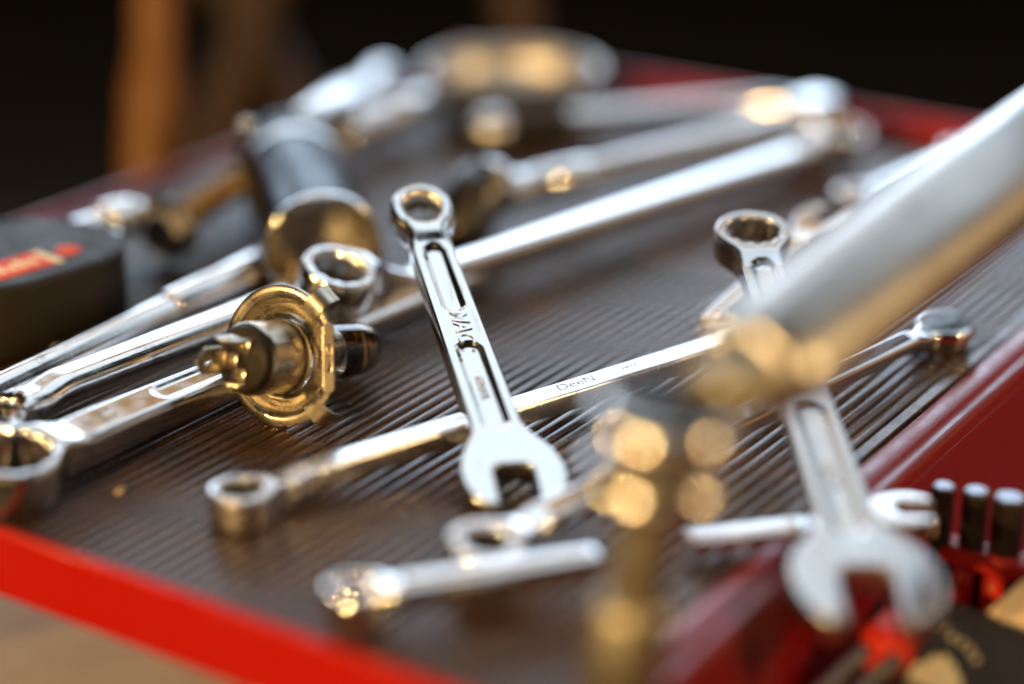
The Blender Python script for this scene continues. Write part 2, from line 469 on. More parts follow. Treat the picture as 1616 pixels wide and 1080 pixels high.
def wrench(A, B, label, ends, w=(5, 5), t=3.0, bev=1.1, lift=0.0, neck=26.0, grooves=(), m='chrome', roll=0, name='wrench', step=0.6, group=None, offB=0.0, gdepth=0.9, twist=None):
    """A: first end centre, B: second end centre. ends: two of ('jaw', size, radius, angle, half thickness) / ('ring', size, radius, half thickness) / ('bar',).
    lift: how far the shaft runs above the line of the ends."""
    mtx, L = frame(A, B, roll=roll)
    top = thing(name, mtx, label, 'wrench', group)
    ex = [0.0, L]
    def f(x, y):
        x = np.asarray(x, float); y = np.asarray(y, float)
        d = s_shaft(x, y, 0, L, w[0], w[1])
        for i, e in enumerate(ends):
            if e[0] == 'jaw': d = smin(d, s_circle(x, y, ex[i], 0, e[2], 1.08), 7.0)
            elif e[0] in ('ring', 'pad'): d = smin(d, s_circle(x, y, ex[i], 0, e[2]), 4.0)
        for i, e in enumerate(ends):
            if e[0] == 'jaw':
                s = -1 if i == 0 else 1; ang = radians(e[3]); cut = abs(e[3]) < 60
                dx, dy = s*cos(ang), sin(ang)
                # slot: from the seat near the head's centre outwards
                ln = 3*e[2]
                seat = -0.28*e[1]
                slot = s_box(x, y, ex[i]+dx*(ln+seat), dx*0+dy*(ln+seat), ln, e[1]/2, atan2(dy, dx))
                slot = slot - 0.0
                d = smax(d, -(s_box(x, y, ex[i]+dx*(ln+seat), dy*(ln+seat), ln-e[1]*0.22, e[1]/2-e[1]*0.22, atan2(dy, dx)) - e[1]*0.22), 0.8)
                # blunt jaw tips
                u = (x-ex[i])*dx + y*dy
                if cut: d = smax(d, u - e[2]*0.86, 2.0)
            elif e[0] == 'ring':
                d = np.maximum(d, -s_star(x, y, ex[i], 0, e[1]))
        return d
    def half(x):
        v = t + 0*x
        for i, e in enumerate(ends):
            if e[0] == 'bar': continue
            th = e[4] if e[0] == 'jaw' else e[3]; r = e[2]
            k = 1 - sstep(r*0.95, r*1.7, np.abs(x-ex[i]))
            v = v + (th-t)*k
        return v
    def bevf(x):
        v = bev + 0*x
        for i, e in enumerate(ends):
            if e[0] == 'ring' and len(e) > 4:
                v = v + (e[4]-bev)*(1 - sstep(e[2]*1.0, e[2]*1.8, np.abs(x-ex[i])))
        return np.minimum(v, half(x)*0.8)
    def zoff(x):
        v = 0*x
        k0 = sstep(ends[0][2]*0.9 if ends[0][0] != 'bar' else -1e3, neck if ends[0][0] != 'bar' else -1e2, x)
        k1 = sstep(ends[1][2]*0.9 if ends[1][0] != 'bar' else -1e3, neck if ends[1][0] != 'bar' else -1e2, L-x)
        la, lb = lift if isinstance(lift, tuple) else (lift, lift)
        v = (la + (lb-la)*x/L)*np.minimum(k0, k1)
        if offB:
            u = x - (L - 2.0*ends[1][2]); q = np.clip(u, 0, 8.0)
            v = v + math.tan(radians(offB))*np.where(u > 8, u-4.0, q*q/16.0)
        return v
    def groove(x, y):
        v = 0*x
        for (a, b, hw) in grooves:
            d = s_capsule(x, y, a*L, b*L, hw)
            k = 1 - sstep(-0.55*hw, 0.1, d)
            v = np.maximum(v, k*gdepth)
        return v
    R0 = ends[0][2] if ends[0][0] != 'bar' else w[0]
    R1 = ends[1][2] if ends[1][0] != 'bar' else w[1]
    R = max(R0, R1, max(w))
    VF = forge(f, (-R0*1.2-2, L+R1*1.2+2, -R-2, R+2), half, bevf, zoff, groove if grooves else None, step)
    if twist:
        A_ = np.array(VF[0]); x_ = A_[:, 0]
        th = radians(twist[0])*(1-sstep(R0, neck+8, x_)) + radians(twist[1])*(1-sstep(R1, neck+8, L-x_))
        y_, z_ = A_[:, 1].copy(), A_[:, 2].copy()
        A_[:, 1] = y_*np.cos(th) - z_*np.sin(th); A_[:, 2] = y_*np.sin(th) + z_*np.cos(th)
        VF = ([tuple(q) for q in A_], VF[1])
    cuts, names = [], []
    nm = {'jaw': 'open_jaw', 'ring': 'box_ring', 'pad': 'rounded_end'}
    if ends[0][0] != 'bar': cuts.append(R0*1.35); names.append(nm[ends[0][0]])
    names.append('shaft')
    if ends[1][0] != 'bar': cuts.append(L-R1*1.35); names.append(nm[ends[1][0]])
    for n_, vf in zip(names, split_x(VF, cuts)):
        obj(n_, vf, m, top, sharp=55)
    return top, L, lambda x: float(zoff(np.array([x]))[0] + half(np.array([x]))[0])

# ---------------------------------------------------------------- floor
fl = obj('floor', ([(-4000, -4000, -880), (9000, -4000, -880), (9000, 9000, -880), (-4000, 9000, -880)], [(0, 1, 2, 3)]), 'concrete', smooth=False)
fl['kind'] = 'structure'; fl['label'] = 'dim concrete workshop floor below the tool cart'

# ---------------------------------------------------------------- tool cart
cart = thing('tool_cart', (0, 0, 0), 'red painted steel tool cart carrying the ribbed mat and the loose tools', 'tool cart')
obj('tray_floor', box(1, 480, 1, 349, -6, -2.2), 'red', cart, smooth=False)
obj('front_lip', box(-3.2, -0.4, -12, 362, -20, 0.6, 0.8), 'red', cart)
obj('back_lip', box(481.5, 485, -13, 364, -6, 9.5, 1.0), 'red', cart)
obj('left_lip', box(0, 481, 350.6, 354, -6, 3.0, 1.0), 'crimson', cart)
# right rim: flat flange, shallow step, rolled edge
prof = [(-0.5, -1.5), (-0.7, -0.3), (-1.3, 0.2), (-7.0, 0.2), (-7.8, -0.1), (-8.3, -0.9), (-9.4, -1.3), (-10.2, -0.9), (-11.2, -0.75), (-12.2, -1.1), (-12.9, -2.0), (-13.2, -3.4), (-13.2, -6.0)]
V = [(x, y, z) for x in (-0.3, 120, 240, 360, 481) for y, z in prof]; n = len(prof)
F = [(i*n+k, (i+1)*n+k, (i+1)*n+k+1, i*n+k+1) for i in range(4) for k in range(n-1)]
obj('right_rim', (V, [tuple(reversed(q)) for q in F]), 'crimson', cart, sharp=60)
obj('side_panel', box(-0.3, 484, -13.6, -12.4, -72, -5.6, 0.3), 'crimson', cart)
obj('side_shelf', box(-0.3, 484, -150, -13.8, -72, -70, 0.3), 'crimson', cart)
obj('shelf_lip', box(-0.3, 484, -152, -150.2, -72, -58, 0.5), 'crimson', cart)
for lx, ly in ((6, 6), (448, 6), (6, 318), (448, 318)):
    obj('leg', box(lx, lx+28, ly, ly+28, -880, -20.5, 1.5), 'red', cart)

bx_ = thing('cardboard_box', (0, 0, 0), 'plain brown cardboard box stored under the cart top behind the red front lip', 'box')
obj('box_body', box(6, 470, 40, 345, -420, -111, 2), 'card', bx_)
obj('flap', box(6, 470, 40, 190, -110.4, -108.2, 0.6), 'card', bx_)
obj('flap', box(6, 470, 192, 345, -110.4, -108.2, 0.6), 'card', bx_)
obj('lower_shelf', box(4, 478, 8, 346, -436, -421, 1.5), 'red', cart)

# ---------------------------------------------------------------- ribbed mat
rub = thing('rubber_mat', (0, 0, 0), 'dusty black ribbed rubber mat lining the red cart top under the tools', 'mat')
obj('backing_sheet', box(0.6, 480.4, 0.5, 350, -2.1, -1.2, 0.2), 'mat_base', rub, smooth=False)
ribp = []
for i in range(9):
    a = pi*i/8
    ribp.append((1.62*(abs(cos(a))**0.8)*(1 if cos(a) > 0 else -1), -1.3 + 1.15*sin(a)**0.65))
nseg = 12
V = [(0.7 + 479.6*s/nseg, y, z) for s in range(nseg+1) for y, z in ribp]
F = [(s*9+k, s*9+k+1, (s+1)*9+k+1, (s+1)*9+k) for s in range(nseg) for k in range(8)]
F += [tuple(range(8, -1, -1)), tuple(nseg*9+k for k in range(9))]
rib_me = mesh('rib', V, F, 'rubber', True, 60)
wide = [(0.9*0.7, 0, 0)]
y = 7.4
while y < 348:
    r = link('rib', rib_me, rub); r.location = (0, y*MM, 0); y += 4.4
obj('edge_strip', box(0.7, 480.3, 0.7, 4.6, -1.3, 0.0, 0.4), 'rubber', rub)

# ---------------------------------------------------------------- wrenches
# bright combination wrench propped across the others
wa, La, za = wrench((88.0, 69.4, 4.4), (164.4, 154.3, 41.0), 'bright combination wrench lying propped over the other tools, open jaw nearest the camera',
    [('jaw', 10.8, 14.6, 5, 3.6), ('ring', 10.2, 10.0, 4.8, 3.0)], (7.4, 6.4), 3.4, 1.0, gdepth=1.5, offB=11,
    grooves=[(0.18, 0.44, 4.7), (0.62, 0.84, 4.0)], name='combination_wrench', step=0.5)
lettering('raised_lettering', 'MAC', 7.0, 'chrome', wa, plane_mtx((La*0.53, 0, za(La*0.5)-0.05), (-1, 0, 0), (0, -1, 0)), 0.35, 0.02, 0.25)
lettering('panel_lettering', 'M12CL', 3.0, 'chrome', wa, plane_mtx((La*0.31, 0, za(La*0.5)-1.35), (-1, 0, 0), (0, -1, 0)), 0.30, 0.0, 0.0, 1.1)

# big combination wrench hanging over the right rim
wc, Lc, zc = wrench((85.0, -34.6, 3.8), (215.6, 64.3, 37.0), 'long combination wrench hanging its open jaw over the right rim of the cart',
    [('jaw', 13.0, 18.8, 4, 4.2), ('ring', 15.2, 11.8, 5.2)], (8.0, 6.4), 3.8, 1.1, gdepth=1.6,
    grooves=[(0.12, 0.42, 5.0), (0.66, 0.88, 4.2)], name='combination_wrench', m='dull', step=0.6)
lettering('panel_lettering', 'M17CL', 4.0, 'chrome', wc, plane_mtx((Lc*0.26, 0, zc(Lc*0.5)-1.45), (-1, 0, 0), (0, -1, 0)), 0.3)

# offset wrench with stamped maker's word
wd, Ld, zd = wrench((36.0, 120.0, 5.2), (249.9, 47.3, 5.2), 'offset box wrench with dark stamped lettering lying under the bright wrench',
    [('ring', 11.0, 8.7, 5.0), ('ring', 13.0, 9.6, 5.0)], (4.1, 4.6), 3.0, 0.8, lift=2.2, neck=22, name='box_wrench', m='satin', step=0.6)
_kx = [0.47, 0.58, 0.28]
lettering('stamped_lettering', 'DeeN', 5.8, 'black_oxide', wd, plane_mtx((Ld*0.50, 0.4, zd(Ld*0.5)-0.03), (1, 0, 0), (0, 1, 0)), 0.06, 0.0, 0.3)
lettering('stamped_lettering', 'JAPAN', 2.6, 'black_oxide', wd, plane_mtx((Ld*0.595, 0.6, zd(Ld*0.5)-0.03), (1, 0, 0), (0, 1, 0)), 0.06)
lettering('stamped_lettering', 'No.S  VANADIUM', 3.0, 'black_oxide', wd, plane_mtx((Ld*0.30, 0.6, zd(Ld*0.5)-0.03), (1, 0, 0), (0, 1, 0)), 0.06)

# long deep-offset wrench reaching to the far corner
we, Le, ze = wrench((151.0, 178.5, 21.0), (423.4, 129.6, 11.0), 'long double box wrench reaching from the steel cup to the far corner',
    [('ring', 15.5, 12.2, 6.6), ('ring', 17.0, 12.6, 6.6)], (5.2, 5.4), 4.2, 2.6, lift=(-9.0, -1.0), neck=38, twist=(20, 12), name='box_wrench', step=0.7)

# nineteen millimetre wrench in the left foreground
wf, Lf, zf = wrench((10.6, 179.9, 9.0), (222.5, 168.5, 5.0), 'thick wrench marked 19 with its box ring at the front left corner of the mat',
    [('ring', 20.0, 14.2, 7.4), ('bar',)], (7.2, 6.0), 4.6, 2.2, lift=1.0, neck=34, roll=10,
    grooves=[(0.27, 0.60, 4.4)], name='box_wrench', m='worn', step=0.6)
lettering('size_number', '19', 7.5, 'chrome', wf, plane_mtx((Lf*0.165, 0.5, zf(Lf*0.165)-0.05), (0, 1, 0), (-1, 0, 0)), 0.30)
lettering('panel_lettering', 'CHROME', 4.2, 'chrome', wf, plane_mtx((Lf*0.47, 0, zf(Lf*0.5)-0.80), (1, 0, 0), (0, 1, 0)), 0.30)

# plain wrench beside it
wg, Lg, zg = wrench((29.4, 205.7, 10.0), (150.4, 194.2, 10.0), 'plain smooth wrench beside the wrench marked 19, partly hidden behind the headlamp bulb',
    [('ring', 15.0, 10.6, 6.0), ('bar',)], (6.6, 6.2), 4.8, 3.6, lift=3.0, neck=26, name='box_wrench', m='worn', step=0.7)

# wrench lying along the right side, box ring in front
wh, Lh, zh = wrench((45.5, 49.8, 6.0), (255.2, 15.2, 5.0), 'slim combination wrench, box ring below the bright open jaw, far end near the right rim',
    [('ring', 10.5, 9.8, 5.0), ('pad', 0, 9.6, 4.0)], (4.3, 4.0), 2.6, 1.4, lift=3.0, neck=22, roll=9, name='combination_wrench', step=0.6)

# short stubby wrench in front
wi, Li, zi = wrench((6.4, 60.9, 7.0), (55.6, 22.5, 7.0), 'stubby box wrench lying nearest the red front lip',
    [('ring', 8.0, 6.9, 5.6), ('bar',)], (4.4, 3.9), 3.4, 2.0, lift=1.0, neck=14, name='box_wrench', step=0.5)

# small open ended wrench lying over the rim by the hex keys
wj, Lj, zj = wrench((126.3, -27.1, 4.5), (82.6, 13.0, 4.0), 'small open ended wrench lying across the red rim beside the hex keys',
    [('jaw', 8.2, 9.2, 20, 2.4), ('bar',)], (3.6, 3.3), 1.9, 0.8, name='open_wrench', step=0.5)

# two small wrenches half hidden behind the fat tube handle
wk, Lk, zk = wrench((281.7, 70.6, 24.0), (213.4, 76.9, 8.0), 'small open ended wrench with its jaw peeking out behind the thick chrome bar',
    [('jaw', 9.0, 9.6, 12, 2.6), ('bar',)], (3.5, 3.3), 2.0, 0.8, name='combination_wrench', step=0.6)
wl, Ll, zl = wrench((372.6, 98.2, 4.0), (453.2, 87.3, 4.0), 'small box wrench farthest along the thick chrome bar, mostly hidden behind it',
    [('ring', 10.0, 8.3, 4.0), ('ring', 9.0, 7.6, 4.0)], (3.0, 3.0), 2.0, 0.9, lift=1.0, neck=18, name='box_wrench', m='worn', step=0.7)

# ---------------------------------------------------------------- plain bar at the left
mtx, L = frame((40.1, 225.0, 7.0), (180.4, 231.3, 8.0))
t = thing('steel_bar', mtx, 'plain round chrome bar lying beside the tape measure and pointing under the steel cup', 'bar')
obj('rod', lathe(rounded(6.0, 0, L, 1.0), 28, 'x'), 'worn', t)
obj('sleeve', lathe(rounded(7.2, L*0.62, L*1.02, 0.8), 28, 'x'), 'chrome', t)

# ---------------------------------------------------------------- headlamp bulb
C0 = Vector((95.3, 154.4, 19.6))
ax = Vector((cos(radians(180))*cos(radians(15)), sin(radians(180))*cos(radians(15)), sin(radians(15))))   # towards the terminals
up = Vector((0, 0, 1)); rt = up.cross(ax).normalized()      # to the right as seen from the terminals
upl = ax.cross(rt).normalized()
m3 = Matrix((rt, upl, ax)).transposed().to_4x4(); m3.translation = C0*MM
bulb = thing('headlamp_bulb', m3, 'three pin headlamp bulb with round metal flange resting on the mat', 'bulb')
def flat_side(a, i, r):
    # flattened rim between the two tabs
    lim = 19.2
    c = cos(a - radians(10))
    if r*c > lim: return lim/c
    return r
prof = [(11.0, -0.2), (11.6, 0.6), (12.6, 0.9), (13.4, 0.2), (14.2, -1.4), (15.4, -1.8), (16.2, -1.2), (16.9, 0.8), (17.5, 1.7), (18.6, 1.9), (20.4, 1.9), (20.9, 1.5), (20.9, 1.0), (20.4, 0.8), (18.2, 0.9), (17.2, -0.6), (16.4, -2.6), (14.0, -2.6), (12.4, -1.0), (11.0, -1.2)]
obj('flange', lathe(prof, 96, closed=True, rad=flat_side), 'zinc', bulb, sharp=50)
for ang in (58, -38):
    tabp = [(16.8, 1.9), (20.0, 2.3), (22.2, 1.9), (24.0, 0.4), (25.0, -2.0)]
    V = []; F = []
    for r, h in tabp:
        for s, q in ((-3.0, 0.35), (3.0, 0.35), (3.0, -0.55), (-3.0, -0.55)): V.append((r, s, h+q))
    for i in range(len(tabp)-1):
        for k in range(4): F.append((i*4+k, i*4+(k+1) % 4, i*4+4+(k+1) % 4, i*4+4+k))
    F += [(3, 2, 1, 0), (16, 17, 18, 19)]
    obj('tab', xf((V, F), Matrix.Rotation(radians(ang), 4, 'Z')), 'zinc', bulb, sharp=50)
# slotted bridge on the flattened side
def bridge_sdf(x, y):
    d = s_capsule(x, y, -8.5, 8.5, 1.7)
    d = np.maximum(d, -(s_capsule(x, y, -3.2, -1.4, 0.75)))
    return np.maximum(d, -(s_capsule(x, y, 1.4, 3.2, 0.75)))
br = forge(bridge_sdf, (-13, 13, -4, 4), lambda x: 0.45+0*x, lambda x: 0.25+0*x, step=0.4)
obj('slotted_bridge', xf(br, Matrix.Rotation(radians(10), 4, 'Z') @ Matrix.Translation((18.4, 0, 2.4)) @ Matrix.Rotation(radians(38), 4, 'Y') @ Matrix.Rotation(radians(90), 4, 'Z')), 'zinc', bulb)
obj('barrel', lathe([(10.2, 1.0), (11.1, 0.6), (11.1, 1.6), (10.7, 2.4), (10.7, 15.4), (10.55, 16.2), (10.1, 16.6), (9.7, 16.4), (9.6, 15.0)], 64), 'zinc', bulb, sharp=50)
obj('seam', lathe([(11.15, 2.0), (11.45, 2.3), (11.45, 2.9), (11.15, 3.2)], 64), 'dark_steel', bulb)
obj('plug', lathe([(9.6, 14.0), (9.6, 17.6), (9.2, 18.4), (8.6, 18.9), (0, 18.9)], 64), 'bakelite', bulb, sharp=50)
def blade_sdf(x, y):
    d = s_box(x, y, 4.6, 0, 5.6, 3.0) - 0.6
    d = smax(d, (x + np.abs(y)*0.8) - 11.0, 0.4)
    return np.maximum(d, -(np.hypot(x-6.6, y)-0.95))
blade = forge(blade_sdf, (-3, 13, -5, 5), lambda x: 0.42+0*x, lambda x: 0.2+0*x, step=0.5)
# local x of the blade -> bulb axis
def put_blade(cx, cy, wide, length=1.0):
    w_ = Vector(wide); z_ = Vector((0, 0, 1)); n_ = z_.cross(w_)
    m_ = Matrix((z_*length, w_, n_)).transposed().to_4x4(); m_.translation = Vector((cx, cy, 18.6))
    tm = obj('terminal', xf(blade, m_ @ Matrix.Diagonal((1.22, 1.1, 1, 1))), 'zinc', bulb, sharp=50)
    ft = box(-2.6, 2.6, -2.4, 2.4, 0.2, 0.75, 0.2)
    fm = Matrix((w_, n_, z_)).transposed().to_4x4(); fm.translation = Vector((cx, cy, 18.7)) - n_*(-2.2 if cx*n_.x+cy*n_.y < 0 else 2.2)
    foot = obj('foot', xf(ft, fm), 'zinc', tm, sharp=50)
    obj('rivet', xf(ball((0, 0, 0.8), 0.8, 12, 0.6), fm), 'brass', tm)
put_blade(-5.6, -1.0, (0.0, 1.0, 0.0))
put_blade(0.2, 6.4, (1.0, 0.0, 0.0), 0.86)
put_blade(-0.2, -6.8, (1.0, 0.0, 0.0), 0.45)
# quartz envelope, shield and filament behind the flange
obj('glass_envelope', lathe([(8.5, -2), (8.5, -32), (8.2, -36), (7.4, -39.0), (5.8, -41.2), (3.0, -42.6), (0, -43.0)][::-1], 48), 'glass', bulb)
obj('tip_coating', lathe([(8.2, -31), (8.05, -35.6), (7.25, -38.5), (5.6, -40.7), (2.8, -42.1), (0, -42.5)][::-1], 48), 'bronze', bulb)
obj('collar', lathe([(10.6, -1.0), (10.6, -6.4), (10.2, -7.0), (8.6, -7.2)][::-1], 48), 'zinc', bulb, sharp=50)
obj('shield', xf(lathe([(0, -3), (3.2, -2.4), (3.4, 5), (2.6, 6)], 20, 'z'), Matrix.Translation((0.6, 1.5, -20))), 'tungsten', bulb)
obj('filament', sweep([(1.3*cos(i*1.2), -2.4+1.3*sin(i*1.2), -14-i*0.22) for i in range(40)], 0.22, 6), 'tungsten', bulb)

# ---------------------------------------------------------------- tape measure
tp = thing('tape_measure', tuple(Vector((91.7, 250.3, 0.0)) + Vector((10, 4, 0))), 'black tape measure with an orange label lying flat at the left edge', 'tape measure')
def tape_sdf(x, y): return s_box(x, y, 0, 24, 9, 1) - 30
body = forge(tape_sdf, (-45, 45, -5, 65), lambda x: 12.5+0*x, lambda x: 2.2+0*x, step=2.0)
tape_rot = Matrix.Rotation(radians(-8), 4, 'Z')
obj('case', xf(body, tape_rot @ Matrix.Translation((0, 0, 13.0))), 'black_plastic', tp, sharp=55)
obj('label', xf(box(-32, 4, 2.5, 17, 25.4, 25.75, 0.1), tape_rot), 'orange_label', tp)
obj('label_print', xf(join(*[box(-30+i*4.0, -27.4+i*4.0, 6.5, 13.5-(i % 3)*1.4, 25.74, 25.85, 0.03) for i in range(8)]), tape_rot), 'yellow_print', tp)
obj('label_end', xf(box(4.2, 7.2, 2.5, 17, 25.4, 25.7, 0.1), tape_rot), 'yellow_print', tp)
obj('red_spot', xf(lathe([(0, 25.9), (4.0, 25.9), (4.3, 25.3)][::-1], 24), tape_rot @ Matrix.Translation((14, 10, 0))), 'orange_label', tp)
obj('seam_band', xf(box(-30, 30, -0.35, 0.4, 12, 13.2, 0.2), tape_rot), 'dark_steel', tp)
hook = obj('end_hook', xf(box(38.7, 40.0, 18, 30, 2, 18, 0.4), tape_rot), 'chrome', tp)
obj('hook_rivet', xf(ball((40.2, 20, 21), 3.2, 16), tape_rot), 'chrome', hook)

mtx, L = frame((110.1, 287.2, 20.0), (171.5, 292.7, 16.0))
t = thing('socket_extension', mtx, 'bright chrome socket extension lying behind the tape measure', 'extension bar')
obj('rod', lathe(rounded(5.4, 0, L, 1.2), 28, 'x'), 'chrome', t)
obj('drive_end', lathe(rounded(7.5, L-10, L+5, 1.6), 28, 'x'), 'chrome', t)
obj('drive_square', box(L+4, L+13, -4, 4, -4, 4, 0.8), 'chrome', t)

# ---------------------------------------------------------------- brass threaded bolt
mtx, L = frame((178.8, 277.3, 13.0), (241.5, 292.2, 15.0))
t = thing('brass_bolt', mtx, 'brass threaded bolt with steel hex head lying left of the steel cup', 'bolt')
th = []
k = 0.0
while k < L:
    th += [(4.6, k), (5.7, k+0.9), (5.7, k+1.3), (4.6, k+2.2)]; k += 3.2
obj('thread', lathe([(0, 0)] + th + [(0, k)], 28, 'x'), 'brass', t, sharp=30)
hx = hexrod(7.6, -7, 0.5, 0.8); hx = ([(z, x, y) for x, y, z in hx[0]], hx[1])
obj('hex_head', hx, 'worn', t, sharp=30)
obj('washer', lathe([(5, 0.6), (12, 0.6), (12.4, 1.2), (12, 1.9), (5, 1.9)], 36, 'x'), 'chrome', t, sharp=40)

# ---------------------------------------------------------------- steel cup (deep socket)
mtx, L = frame((181.2, 207.4, 16.5), (256.9, 285.3, 18.4))
cup = thing('steel_cup', mtx, 'large chrome cup shaped socket lying with its open mouth towards the camera', 'socket')
obj('rim', lathe([(18.8, 1.2), (19.2, 0.2), (19.8, -0.3), (20.5, 0.1), (20.9, 1.2), (20.9, 2.6)], 96, 'x'), 'chrome', cup, sharp=80)
prof = [(20.7, 2.4), (20.6, 7), (20.4, 9), (20.2, 11), (20.2, L-16), (19.8, L-14), (19.8, L-10), (20.4, L-8), (20.4, L-2), (19.6, L-0.5), (16, L), (0, L)]
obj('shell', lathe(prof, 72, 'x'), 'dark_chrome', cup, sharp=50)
obj('inner_wall', lathe([(14.0, 31), (17.6, 27), (18.2, 12), (18.4, 4), (18.8, 1.2)], 72, 'x'), 'zinc', cup, sharp=50)  # zinc's yellow stands in for gold reflections inside the chrome cup
obj('inner_floor', lathe([(0, 29), (6, 29), (6.5, 30.6), (14.2, 31)][::-1], 48, 'x'), 'satin', cup, sharp=40)
obj('rear_band', lathe([(20.1, L-30), (20.7, L-29), (20.7, L-24), (20.1, L-23)], 48, 'x'), 'satin', cup, sharp=40)
obj('lock_ball', xf(ball((0, 0, 0), 3.2, 16), Matrix.Translation((L-5, 15.5, 14.5))), 'chrome', cup)

# things behind the cup
mtx, L = frame((265.2, 284.0, 28.6), (383.7, 334.7, 17.9))
t = thing('chrome_driver', mtx, 'tapered chrome driver handle sticking up behind the steel cup', 'driver')
obj('handle', lathe([(0, 0), (6.5, 0.5), (8.2, 4), (8.6, L*0.45), (7.4, L*0.62), (5.6, L*0.74), (5.4, L*0.86), (6.8, L*0.9), (6.8, L), (0, L+1)], 28, 'x'), 'satin', t)
obj('end_cap', lathe(rounded(7.2, L-6, L+5, 2.0), 28, 'x'), 'worn', t)
mtx, L = frame((311.0, 301.0, 13.0), (372.4, 303.9, 12.0))
t = thing('socket_extension', mtx, 'short chrome socket extension between the steel cup and the steel bowl', 'extension bar')
obj('rod', lathe(rounded(7.5, 8, L, 1.2), 28, 'x'), 'satin', t)
obj('socket_end', lathe(rounded(9.0, -2, 12, 2.0), 28, 'x'), 'chrome', t)
obj('collar', lathe(rounded(9.4, L*0.6, L*0.6+6, 1.0), 28, 'x'), 'satin', t)

# ---------------------------------------------------------------- steel bowl at the back
bo = thing('steel_bowl', (420.6, 289.1, 0.0), 'shiny round steel parts bowl at the far back corner of the mat', 'bowl')
obj('bowl_body', lathe([(r_*0.83, h_*0.9) for r_, h_ in [(0, 1.2), (36, 1.2), (42, 6), (45, 14), (46.6, 22), (48.4, 23.2), (49, 24.2), (48, 24.8), (46.2, 24.0), (44.6, 15), (40.5, 6.5), (34, 2.6), (0, 2.6)]], 72), 'brushed', bo, sharp=60)
obj('magnet_base', lathe(rounded(22, -0.2, 1.3, 0.4), 48), 'black_plastic', bo)

# ---------------------------------------------------------------- ratchet in front of the bowl
mtx, L = frame((363.9, 261.4, 9.0), (470.6, 175.8, 9.0))
t = thing('flex_ratchet', mtx, 'chrome handled ratchet with a dark grip band lying in front of the steel bowl', 'ratchet')
obj('ball_head', xf(ball((0, 0, 0), 9.2, 24), Matrix.Identity(4)), 'satin', t)
obj('grip_band', lathe(rounded(7.4, 7, L*0.25, 1.5), 28, 'x'), 'black_plastic', t)
obj('handle', lathe([(0, L*0.24), (5.8, L*0.245), (6.6, L*0.27), (6.6, L*0.7), (6.0, L*0.96), (4.8, L), (0, L)], 28, 'x'), 'chrome', t)

# ---------------------------------------------------------------- breaker bar
mtx, L = frame((263.0, 203.7, 14.0), (440.6, 148.6, 14.0))
t = thing('breaker_bar', mtx, 'long chrome breaker bar with a socket on its near end beside the bright box ring', 'breaker bar')
so = obj('socket', xf(lathe([(0, -16), (7.5, -16), (8.6, -15.5), (10.2, -16), (11.6, -15), (11.8, -13.5), (11.8, 4), (11.0, 7), (9.0, 10), (8.6, 14), (0, 14)], 48, 'z'), Matrix.Translation((2, 0, 0)) @ Matrix.Rotation(radians(38), 4, 'Y')), 'dark_steel', t, sharp=50)
obj('swivel_head', xf(ball((0, 0, 0), 9.5, 28), Matrix.Translation((9, 0, 5))), 'chrome', t)
obj('collar', lathe([(0, 14), (6, 14), (7.6, 15.5), (7.6, 26), (6, 28), (5.5, 30), (5.5, 31), (0, 31)], 32, 'x'), 'chrome', t)
obj('grip', lathe([(0, 30), (5.8, 30), (7.0, 32), (7.0, 56), (5.6, 59), (0, 60)], 32, 'x'), 'chrome', t)
obj('shaft', lathe([(0, 55), (5.2, 55), (5.6, L*0.6), (6.0, L-6), (0, L)], 32, 'x'), 'chrome', t)
obj('end_block', box(L-12, L+11, -10, 10, -9, 9.5, 3.2), 'chrome', t)

# ---------------------------------------------------------------- fat tube ratchet in the foreground
A = Vector((34.8, -24.4, 75.1)); B = Vector((207.0, -36.0, 93.7))
mtx, L = frame(A, B)
tube = thing('bar_ratchet', mtx, 'thick chrome bar handled ratchet nearest the camera, standing on its socket at the right', 'ratchet')
SEC = Matrix.Rotation(radians(38), 4, 'X')
def bar_solid(stations, n=72, p=2.7):
    """(x, half width, half thickness) stations of a flat bar with rounded edges"""
    V, F = [], []
    for x, w_, t_ in stations:
        for k in range(n):
            a = 2*pi*k/n; c, s_ = cos(a), sin(a)
            V.append(tuple(SEC @ Vector((x, w_*abs(c)**(2/p)*(1 if c > 0 else -1), t_*abs(s_)**(2/p)*(1 if s_ > 0 else -1)))))
    for i in range(len(stations)-1):
        for k in range(n): F.append((i*n+k, i*n+(k+1) % n, (i+1)*n+(k+1) % n, (i+1)*n+k))
    F += [tuple(range(n-1, -1, -1)), tuple((len(stations)-1)*n+k for k in range(n))]
    return V, F
obj('bar_handle', bar_solid([(2, 7.5, 6), (2.4, 10, 8), (4, 12, 9.6), (7, 13.2, 10.6), (12, 13.8, 11.2), (L*0.5, 14.4, 11.8), (L, 15, 12.2), (L+2, 14, 11)]), 'tube', tube, sharp=60)
obj('neck', lathe(rounded(8.0, -15, 4, 2.5), 40, 'x'), 'pillar', tube)
obj('neck_ball', ball((-2, 3, 10), 4.6, 24), 'chrome', tube)
Hc = Vector((11.5, -17.0, 63.6)); inv = mtx.inverted()
R_up = inv.to_3x3() @ Vector((0, 0, 1))
def stand(loc):                     # upright frame, mm, in the ratchet's own space
    m_ = inv @ Matrix.Translation(Vector(loc)*MM)
    m_ = m_.copy(); tr = m_.translation / MM
    r = inv.to_3x3().to_4x4(); r.translation = tr
    return r
lean = Matrix.Rotation(radians(7), 4, Vector((cos(radians(33.4)), sin(radians(33.4)), 0)))
ST = stand(tuple(Hc)) @ lean
hp = [(0, 11.8), (9.5, 11.8)]
